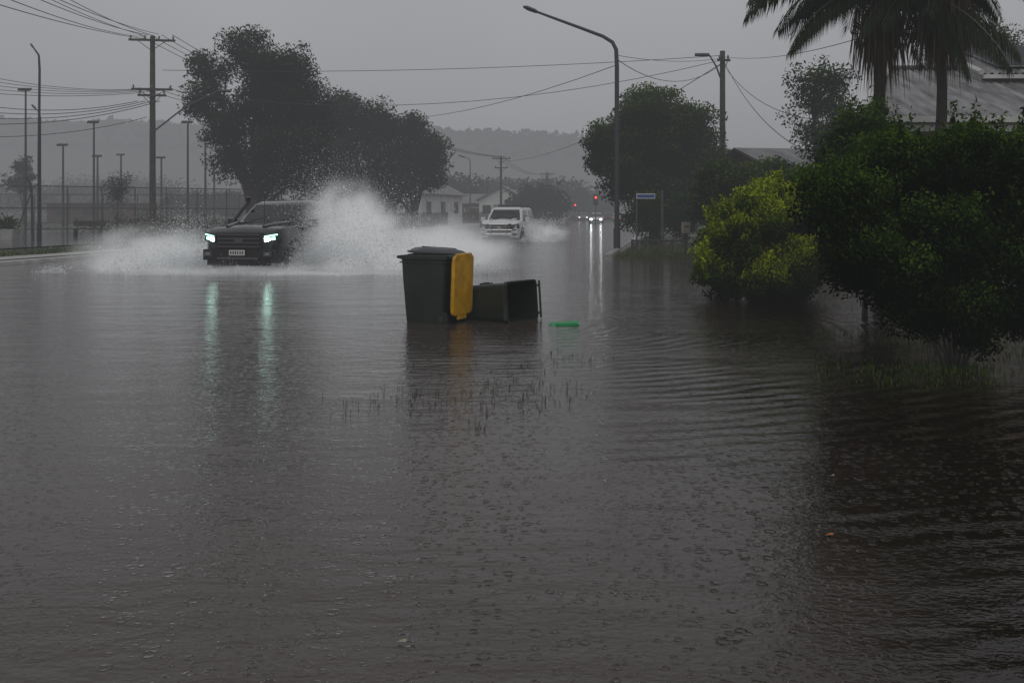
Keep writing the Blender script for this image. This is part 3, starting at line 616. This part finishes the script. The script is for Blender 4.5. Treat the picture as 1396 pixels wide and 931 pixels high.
def car(x,y,yaw,paint,lit,rear=False):
    root=empty('car',(x,y,-.1),yaw+(math.pi if rear else 0)); b=B()
    st=[(-2.2,.7,.35,.6,.7),(-2.1,.82,.25,.72,.8),(-1.2,.88,.25,.85,.95),(0,.9,.25,.88,.95),(1.7,.88,.25,.9,.98),(2.15,.8,.3,.85,.92)]
    b.loft([[Vector(p) for p in((-hw*.9,y_,zb),(hw*.9,y_,zb),(hw,y_,(zb+zs)/2),(hw*.96,y_,zs),(hw*.7,y_,zt),(-hw*.7,y_,zt),(-hw*.96,y_,zs),(-hw,y_,(zb+zs)/2))] for y_,hw,zb,zs,zt in st],paint)
    b.build('body',root,bevel=.03,smooth=True)
    b=B(); b.loft([[Vector(p) for p in((-hw,y0,z),(hw,y0,z),(hw,y1,z),(-hw,y1,z))] for z,hw,y0,y1 in((.92,.8,-1.15,1.75),(1.38,.64,-.4,1.25))],'glass'); b.loft([[Vector(p) for p in((-hw,y0,z),(hw,y0,z),(hw,y1,z),(-hw,y1,z))] for z,hw,y0,y1 in((1.38,.66,-.45,1.3),(1.45,.55,-.2,1.1))],paint); b.build('cabin',root,bevel=.02)
    b=B()
    for sg in(-1,1):
        b.box((sg*.62,-2.16,.66),(.24,.12,.13),lit); b.box((sg*.66,2.14,.75),(.26,.08,.14),'tail')
        for y_ in(-1.35,1.35): b.tube([(sg*.72,y_,.32),(sg*.92,y_,.32)],.32,'rubber',16)
    b.box((0,-2.2,.5),(.9,.08,.16),'black'); b.build('lights_and_wheels',root)
def cr_(px,D,paint,lit,rear=False,yaw=-.11): car(W(px,0,D).x,D+2.2,yaw,paint,lit,rear)
cr_(815,128,'paintwhite','lampfar'); cr_(873,122,'paintgrey','lampdim'); cr_(857,118,'paintdark','lens',True); cr_(797,165,'paintgrey','lampdim'); cr_(783,175,'paintdark','lens',True); cr_(831,150,'paintdark','lens',True)
def signal(px,D,top,red='red'):
    t=W(px,top,D); root=empty('traffic_light',(t.x,D,0)); b=B(); H=t.z+.4; b.tube([(0,0,-.1),(0,0,H)],.07,'darkpole',8); b.box((0,-.15,H-.3),(.4,.2,1.05),'black'); b.box((0,-.03,H-.3),(.6,.03,1.3),'black')
    b.tube([(0,-.26,H-.0),(0,-.29,H-.0)],.14,red,12)
    for k in(1,2): b.tube([(0,-.25,H-.33*k),(0,-.27,H-.33*k)],.1,'binin',10)
    b.build('signal',root)
signal(812,120,274); signal(784,165,283)
t=W(868,0,40); root=empty('street_name_sign',(t.x,40,0)); b=B(); b.tube([(0,0,-.1),(0,0,2.4)],.035,'pole',8); b.box((.36,-.03,2.2),(.75,.03,.2),'sign'); b.box((.36,-.048,2.2),(.7,.006,.13),'signblue'); b.build('sign',root)
t=W(903,0,38); root=empty('sign_post',(t.x,38,0)); b=B(); b.tube([(0,0,-.1),(0,0,2.4)],.05,'pole',8); b.box((0,.07,2.1),(.04,.03,.45),'sign'); b.build('post',root)
t=W(935,0,36); root=empty('letterbox',(t.x,36,0)); b=B(); b.box((0,0,.35),(.1,.1,.9),'timber'); b.box((0,0,1.0),(.26,.4,.4),'beige'); b.box((0,-.21,1.05),(.18,.02,.04),'black'); b.build('box',root,bevel=.01)
b=B()
for i in range(5): p=W(862+i*18,0,37); b.tube([(p.x,37,-.05),(p.x,37,.55)],.05,'timber',6)
b.tube([(W(862,0,37).x,37,.5),(W(934,0,37).x,37,.5)],.035,'timber',6); b.build('log_rail')
# ---------------- wheelie bins
def bin_(loc,rot,lid='closed',lidk='bingrey',scale=1.0):
    root=empty('wheelie_bin',loc); root.rotation_euler=rot; root.scale=(scale,)*3
    def rr(hx,hy,z,cx=0,r=.06):
        P=[]
        for sx_,sy_,a0 in((1,1,0),(-1,1,90),(-1,-1,180),(1,-1,270)):
            for k in range(4):
                a=math.radians(a0+k*30); P.append(Vector((cx+sx_*(hx-r)+r*math.cos(a),sy_*(hy-r)+r*math.sin(a),z)))
        return P
    b=B(); outer=[rr(.275,.23,.03),rr(.285,.24,.07),rr(.325,.265,.62),rr(.338,.270,.86),rr(.345,.272,.90),rr(.368,.292,.905),rr(.368,.292,.955),rr(.35,.275,.957)]
    b.loft(outer,'bin',cap=False); n=16; b.add(outer[0],[tuple(range(n))[::-1]],'bin')
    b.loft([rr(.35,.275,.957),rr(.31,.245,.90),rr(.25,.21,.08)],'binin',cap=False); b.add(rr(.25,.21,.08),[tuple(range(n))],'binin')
    b.build('body',root,smooth=True)
    h=B()
    for sy_ in(-.2,.2): h.box((.40,sy_,.93),(.1,.03,.05),'bin')
    h.tube([(.45,-.27,.94),(.45,.27,.94)],.017,'bin',8)
    h.box((-.385,0,.93),(.05,.5,.04),'bin')
    h.box((0,0,.86),(.70,.565,.016),'bin') if lid!='none' else None
    h.build('handle_and_ribs',root,bevel=.006)
    w=B()
    for sy_ in(-1,1): w.tube([(.27,sy_*.2,.1),(.27,sy_*.26,.1)],.1,'rubber',18); w.tube([(.27,sy_*.262,.1),(.27,sy_*.27,.1)],.045,'bin',10)
    w.tube([(.27,-.2,.1),(.27,.2,.1)],.012,'chrome',6); w.build('wheels',root,smooth=True)
    if lid!='none':
        l=B()
        def lr(sx_,sy_,z,r=.06): return [p+Vector((-.41,0,0)) for p in rr(sx_,sy_,z,0,r)]
        l.loft([lr(.40,.305,-.02),lr(.405,.31,.0),lr(.40,.305,.025),lr(.34,.25,.06),lr(.2,.14,.085)],lidk)
        l.box((-.84,0,-.0),(.07,.26,.03),lidk); l.tube([(.0,-.24,0),(.0,.24,0)],.022,lidk,8)
        for y_ in(-.12,.0,.12): l.box((-.41,y_,.082),(.5,.015,.012),lidk)
        o=l.build('lid',root,bevel=.01,smooth=True,loc=(.44,0,.965))
        if lid=='open': o.rotation_euler=(0,math.radians(272),0); o.location=(.485,0,.965)
        elif lid=='ajar': o.rotation_euler=(0,math.radians(2),0)
    return root
bx=W(588,0,14.5).x
bin_((bx,14.55,-.05),(0,0,math.radians(-22)),'open','yellow',1.06)
bin_((bx-.03,15.5,-.06),(0,math.radians(2),math.radians(12)),'ajar','bingrey',1.03)
R=Matrix.Rotation(math.radians(-37),4,'Z')@Matrix.Rotation(math.radians(86),4,'Y')@Matrix.Rotation(math.radians(90),4,'Z')
bin_((-.63,15.15,.22),R.to_euler(),'none','green',1.03)
root=empty('bin_lid',(W(770,0,14).x,14.0,.005)); b=B(); b.box((0,0,.0),(.40,.14,.05),'green',Matrix.Rotation(-.06,3,'Y')@Matrix.Rotation(.3,3,'X')); b.box((.02,-.05,.02),(.3,.03,.03),'green',Matrix.Rotation(-.06,3,'Y')); b.tube([(-.2,0,-.01),(-.23,.02,-.01)],.02,'green',6); b.build('lid_edge',root,bevel=.012)
# ---------------- grass
def blades(name,pts,hmin,hmax,w,m,seed,lean=.5,root_z=-.04):
    rg=np.random.default_rng(seed); Vs=[];T=[]
    for (x,y) in pts:
        h=rg.uniform(hmin,hmax); a=rg.uniform(0,6.28); l=rg.uniform(.1,lean)*h; dx,dy=math.cos(a)*l,math.sin(a)*l; t=rg.random(); wx,wy=math.cos(a+1.57)*w/2,math.sin(a+1.57)*w/2
        wx=wx if abs(wx)>w*.3 else w*.35
        Vs+=[(x-wx,y-wy,root_z),(x+wx,y+wy,root_z),(x+dx*.4+wx*.8,y+dy*.4+wy*.8,h*.6),(x+dx*.4-wx*.8,y+dy*.4-wy*.8,h*.6)]
        Vs+=[(x+dx*.4-wx*.8,y+dy*.4-wy*.8,h*.6),(x+dx*.4+wx*.8,y+dy*.4+wy*.8,h*.6),(x+dx*1.4+wx*.1,y+dy*1.4,h),(x+dx*1.4,y+dy*1.4,h)]
        T+=[t,t]
    return mesh_np(name,Vs,np.arange(len(Vs)).reshape(-1,4),[M[m]],tint=T)
rg=np.random.default_rng(8); pts=[]
for (px,py,n,sp) in((515,555,14,.22),(545,540,9,.2),(575,548,13,.2),(600,525,6,.2),(640,555,17,.25),(665,540,12,.2),(690,530,13,.25),(745,548,13,.2),(770,530,20,.2),(690,500,9,.4),(760,490,15,.25),(800,490,12,.2),(655,580,7,.1),(720,500,9,.3),(440,545,1,.05),(590,490,4,.2)):
    D_=CH*F/(py-HY); x=(px-CX)/F*D_
    for k in range(n):
        qx,qy=x+rg.normal()*sp*.8,D_+rg.normal()*sp*1.4
        for s_ in range(rg.integers(1,4)): pts.append((qx+rg.normal()*.012,qy+rg.normal()*.012))
blades('grass_tufts',pts,.012,.09,.005,'reed',1,2.0)
pts=[]
for k in range(9000):
    D_=rg.uniform(9,26); px=rg.uniform(1110,1420)
    x=(px-CX)/F*D_
    cx_=math.sin(x*2.1+D_*1.3)+math.sin(x*.9-D_*.8)
    if cx_+rg.normal()*.6+max(0,D_-13)*.1>.75: pts.append((x,D_))
blades('emergent_grass',pts,.008,.055,.009,'grass',2,1.2)
pts=[(4.5+rg.normal()*.22,10.05+rg.normal()*.2) for k in range(350)]; blades('grass_clump',pts,.02,.09,.01,'grass',3,1.2)
pts=[]
for k in range(7000):
    y=rg.uniform(33,60); o_=rg.uniform(-2.3,3.5); pts.append((s_road(y)+o_,y))
blades('verge_grass',pts,.04,.16,.02,'grass',4,.8)
pts=[]
for k in range(16000):
    y=rg.uniform(26,75); o_=rg.uniform(-25.9,-22.3); pts.append((s_road(y)+o_,y))
blades('lawn_grass',pts,.12,.19,.03,'grass',5,.9,.08)
def fl(px,py,k,s_):
    D_=CH*F/(py-HY); b=B(); b.add([(-s_,0,0),(-s_*.3,-s_*.45,.006),(s_*.6,-s_*.3,.003),(s_,.1*s_,.008),(s_*.5,s_*.4,.01),(-s_*.4,s_*.4,.004)],[(0,1,2,3,4,5)],k); b.build('floating_leaf',loc=((px-CX)/F*D_,D_,.006))
fl(1131,731,'leafo',.022); fl(548,877,'leafg',.02); fl(192,718,'leafg',.014); fl(1135,650,'leafg',.012); fl(440,556,'leafg',.02); fl(360,815,'leafg',.01)
# ---------------- splash
m=bpy.data.materials.new('spray_droplets'); m.use_nodes=True; nt=m.node_tree; nt.nodes.clear()
o_=nt.nodes.new('ShaderNodeOutputMaterial'); d_=nt.nodes.new('ShaderNodeBsdfDiffuse'); d_.inputs[0].default_value=(.9,.92,.93,1); t_=nt.nodes.new('ShaderNodeBsdfTranslucent'); t_.inputs[0].default_value=(.9,.92,.93,1)
x_=nt.nodes.new('ShaderNodeMixShader'); x_.inputs[0].default_value=.5; nt.links.new(d_.outputs[0],x_.inputs[1]); nt.links.new(t_.outputs[0],x_.inputs[2]); nt.links.new(x_.outputs[0],o_.inputs['Surface'])
M['drop']=m
def mist(name,c,r,dens,parent,nsc=2.2,colr=(.46,.47,.48)):
    me=bpy.data.meshes.new(name); bm=bmesh.new(); bmesh.ops.create_icosphere(bm,subdivisions=3,radius=1); bm.to_mesh(me); bm.free()
    o=bpy.data.objects.new(name,me); sc.collection.objects.link(o); o.location=c; o.scale=r; o.parent=parent
    m=bpy.data.materials.new(name+'_vol'); m.use_nodes=True; nt=m.node_tree; nt.nodes.clear(); N=nt.nodes.new; L=nt.links.new
    out=N('ShaderNodeOutputMaterial'); tc=N('ShaderNodeTexCoord'); ln=N('ShaderNodeVectorMath'); ln.operation='LENGTH'; L(tc.outputs['Object'],ln.inputs[0])
    mr=N('ShaderNodeMapRange'); mr.interpolation_type='SMOOTHSTEP'; L(ln.outputs['Value'],mr.inputs[0]); mr.inputs[1].default_value=1; mr.inputs[2].default_value=.2; mr.inputs[3].default_value=0; mr.inputs[4].default_value=1
    n=N('ShaderNodeTexNoise'); n.inputs['Scale'].default_value=nsc; n.inputs['Detail'].default_value=3; L(tc.outputs['Object'],n.inputs['Vector'])
    m2=N('ShaderNodeMapRange'); L(n.outputs['Fac'],m2.inputs[0]); m2.inputs[1].default_value=.4; m2.inputs[2].default_value=.68; m2.inputs[3].default_value=.15; m2.inputs[4].default_value=1.3
    x=N('ShaderNodeMath'); x.operation='MULTIPLY'; L(mr.outputs[0],x.inputs[0]); L(m2.outputs[0],x.inputs[1])
    y=N('ShaderNodeMath'); y.operation='MULTIPLY'; L(x.outputs[0],y.inputs[0]); y.inputs[1].default_value=dens
    a=N('ShaderNodeVolumeAbsorption'); a.inputs['Color'].default_value=(0,0,0,1); L(y.outputs[0],a.inputs['Density'])
    e=N('ShaderNodeEmission'); e.inputs['Color'].default_value=(*colr,1); L(y.outputs[0],e.inputs['Strength'])  # self-glowing mist, emission imitates daylight scattered by the spray
    ad=N('ShaderNodeAddShader'); L(a.outputs[0],ad.inputs[0]); L(e.outputs[0],ad.inputs[1]); L(ad.outputs[0],out.inputs['Volume']); me.materials.append(m)
def spray(name,jets,seed,parent,size=.012,mul=1,extra=0,jit=0):
    rg=np.random.default_rng(seed); P=[]
    for (src,v,sp,n,tmax) in jets:
        n=int(n*mul); t=rg.random((n,1))**.8*tmax; vv=np.array(v)+rg.normal(size=(n,3))*np.array(v).__abs__().max()*(sp+extra)
        p=np.array(src)+vv*t; p[:,2]+= -4.9*t[:,0]**2; p+=rg.normal(size=p.shape)*jit; P.append(p[p[:,2]>.0])
    C=np.concatenate(P); n=len(C); d=rg.normal(size=(n,3,3)); d/=np.linalg.norm(d,axis=2,keepdims=True)
    sz=size*np.exp(rg.normal(size=(n,1,1))*.5); V=(C[:,None,:]+d*sz).reshape(-1,3); mesh_np(name,V,np.arange(3*n).reshape(n,3),[M['drop']],parent=parent)
sp=empty('water_splash',(0,0,0)); rg=np.random.default_rng(55)
jets=[]
fx=dk.x+.12; fy=25.6
for k in range(110):
    u=rg.random()**1.3; vz=rg.uniform(2.8,7.2)*(1-.42*u); vx=.3+u*6.2*rg.uniform(.6,1.1)
    src=(fx+1.0+rg.random()*.4,fy+rg.uniform(-.5,2.6),.05); jets.append((src,(vx,rg.uniform(-.8,1.5),vz),rg.uniform(.04,.14),720,2*vz/9.8))
for k in range(75):
    u=rg.random(); vz=rg.uniform(1.8,5.2)*(1-.4*u); vx=-(.6+u*5.8)
    src=(fx-1.1,fy+rg.uniform(-.3,1.6),.05); jets.append((src,(vx,rg.uniform(-.8,1.2),vz),rg.uniform(.05,.14),560,2*vz/9.8))
for k in range(90):
    x=rg.uniform(-5.5,6.2); jets.append(((fx+x,fy-.65+abs(x)*.12+rg.normal()*.15,.0),(np.sign(x)*1.0,-.5,rg.uniform(.6,1.9)),.3,260,.35))
for k in range(16):
    jets.append(((fx+rg.uniform(.5,1.2),fy+rg.uniform(-.9,.4),.0),(rg.uniform(.2,1.4),-.3,rg.uniform(1.4,3.2)),.16,420,.5))
spray('droplets',jets,5,sp,.012)
spray('fine_spray',jets,15,sp,.0065,2.0,.05,.10)
mist('mist',(fx+2.3,27.0,1.05),(1.5,1.5,1.65),3.6,sp)
mist('mist',(fx+4.2,27.2,.45),(3.2,1.7,1.25),2.4,sp)
mist('mist',(fx-2.9,26.6,.3),(2.6,1.3,1.1),2.8,sp)
mist('mist',(fx+.5,25.0,.0),(5.6,.6,.35),2.2,sp,nsc=4)
s2=empty('water_splash',(0,0,0)); jets=[]
for k in range(34):
    vz=rg.uniform(1.5,4.6); jets.append(((wk.x+1.0,50.5+rg.random()*2,.05),(rg.uniform(.5,3.6),.5,vz),.1,320,2*vz/9.8))
for k in range(30):
    vz=rg.uniform(.8,2.2); jets.append(((wk.x+rg.uniform(-1,1.4),50.0,.05),(rg.uniform(-1.2,1.2),-.3,vz),.15,150,2*vz/9.8))
spray('droplets',jets,6,s2,.018); spray('fine_spray',jets,16,s2,.012,1.5,.05,.1)
mist('mist',(wk.x+2.2,51.5,.4),(1.6,1.2,.9),1.3,s2)
# ---------------- world & light
w=bpy.data.worlds.new("World"); sc.world=w; w.use_nodes=True; nt=w.node_tree; bg=nt.nodes['Background']
sky=nt.nodes.new('ShaderNodeTexSky'); sky.sky_type='NISHITA'; sky.sun_disc=False; sky.sun_elevation=math.radians(50); sky.sun_rotation=math.radians(180); sky.dust_density=4
hs=nt.nodes.new('ShaderNodeHueSaturation'); hs.inputs['Saturation'].default_value=.12; hs.inputs['Value'].default_value=.7; nt.links.new(sky.outputs[0],hs.inputs['Color'])
tc=nt.nodes.new('ShaderNodeTexCoord'); n=nt.nodes.new('ShaderNodeTexNoise'); n.inputs['Scale'].default_value=1.6; n.inputs['Detail'].default_value=4; nt.links.new(tc.outputs['Generated'],n.inputs['Vector'])
rr_=nt.nodes.new('ShaderNodeValToRGB'); rr_.color_ramp.elements[0].color=(3.5,3.56,3.75,1); rr_.color_ramp.elements[1].color=(4.9,4.95,5.15,1); rr_.color_ramp.elements[0].position=.3; rr_.color_ramp.elements[1].position=.7
nt.links.new(n.outputs['Fac'],rr_.inputs[0])
mx=nt.nodes.new('ShaderNodeMix'); mx.data_type='RGBA'; mx.inputs['Factor'].default_value=.85; nt.links.new(hs.outputs[0],mx.inputs['A']); nt.links.new(rr_.outputs[0],mx.inputs['B']); nt.links.new(mx.outputs['Result'],bg.inputs['Color']); bg.inputs['Strength'].default_value=.1
sl=bpy.data.lights.new('sun','SUN'); sl.energy=.5; sl.angle=math.radians(40); sl.color=(1,.97,.93); so=bpy.data.objects.new('sun',sl); so.rotation_euler=(math.radians(40),0,0); sc.collection.objects.link(so)
cam=bpy.data.cameras.new('camera'); cam.sensor_width=36; cam.lens=F/1396*36; cam.shift_y=-(465.5-HY)/1396; cam.clip_end=3000
co=bpy.data.objects.new('camera',cam); co.location=(0,0,CH); co.rotation_euler=(math.radians(90),0,0); sc.collection.objects.link(co); sc.camera=co
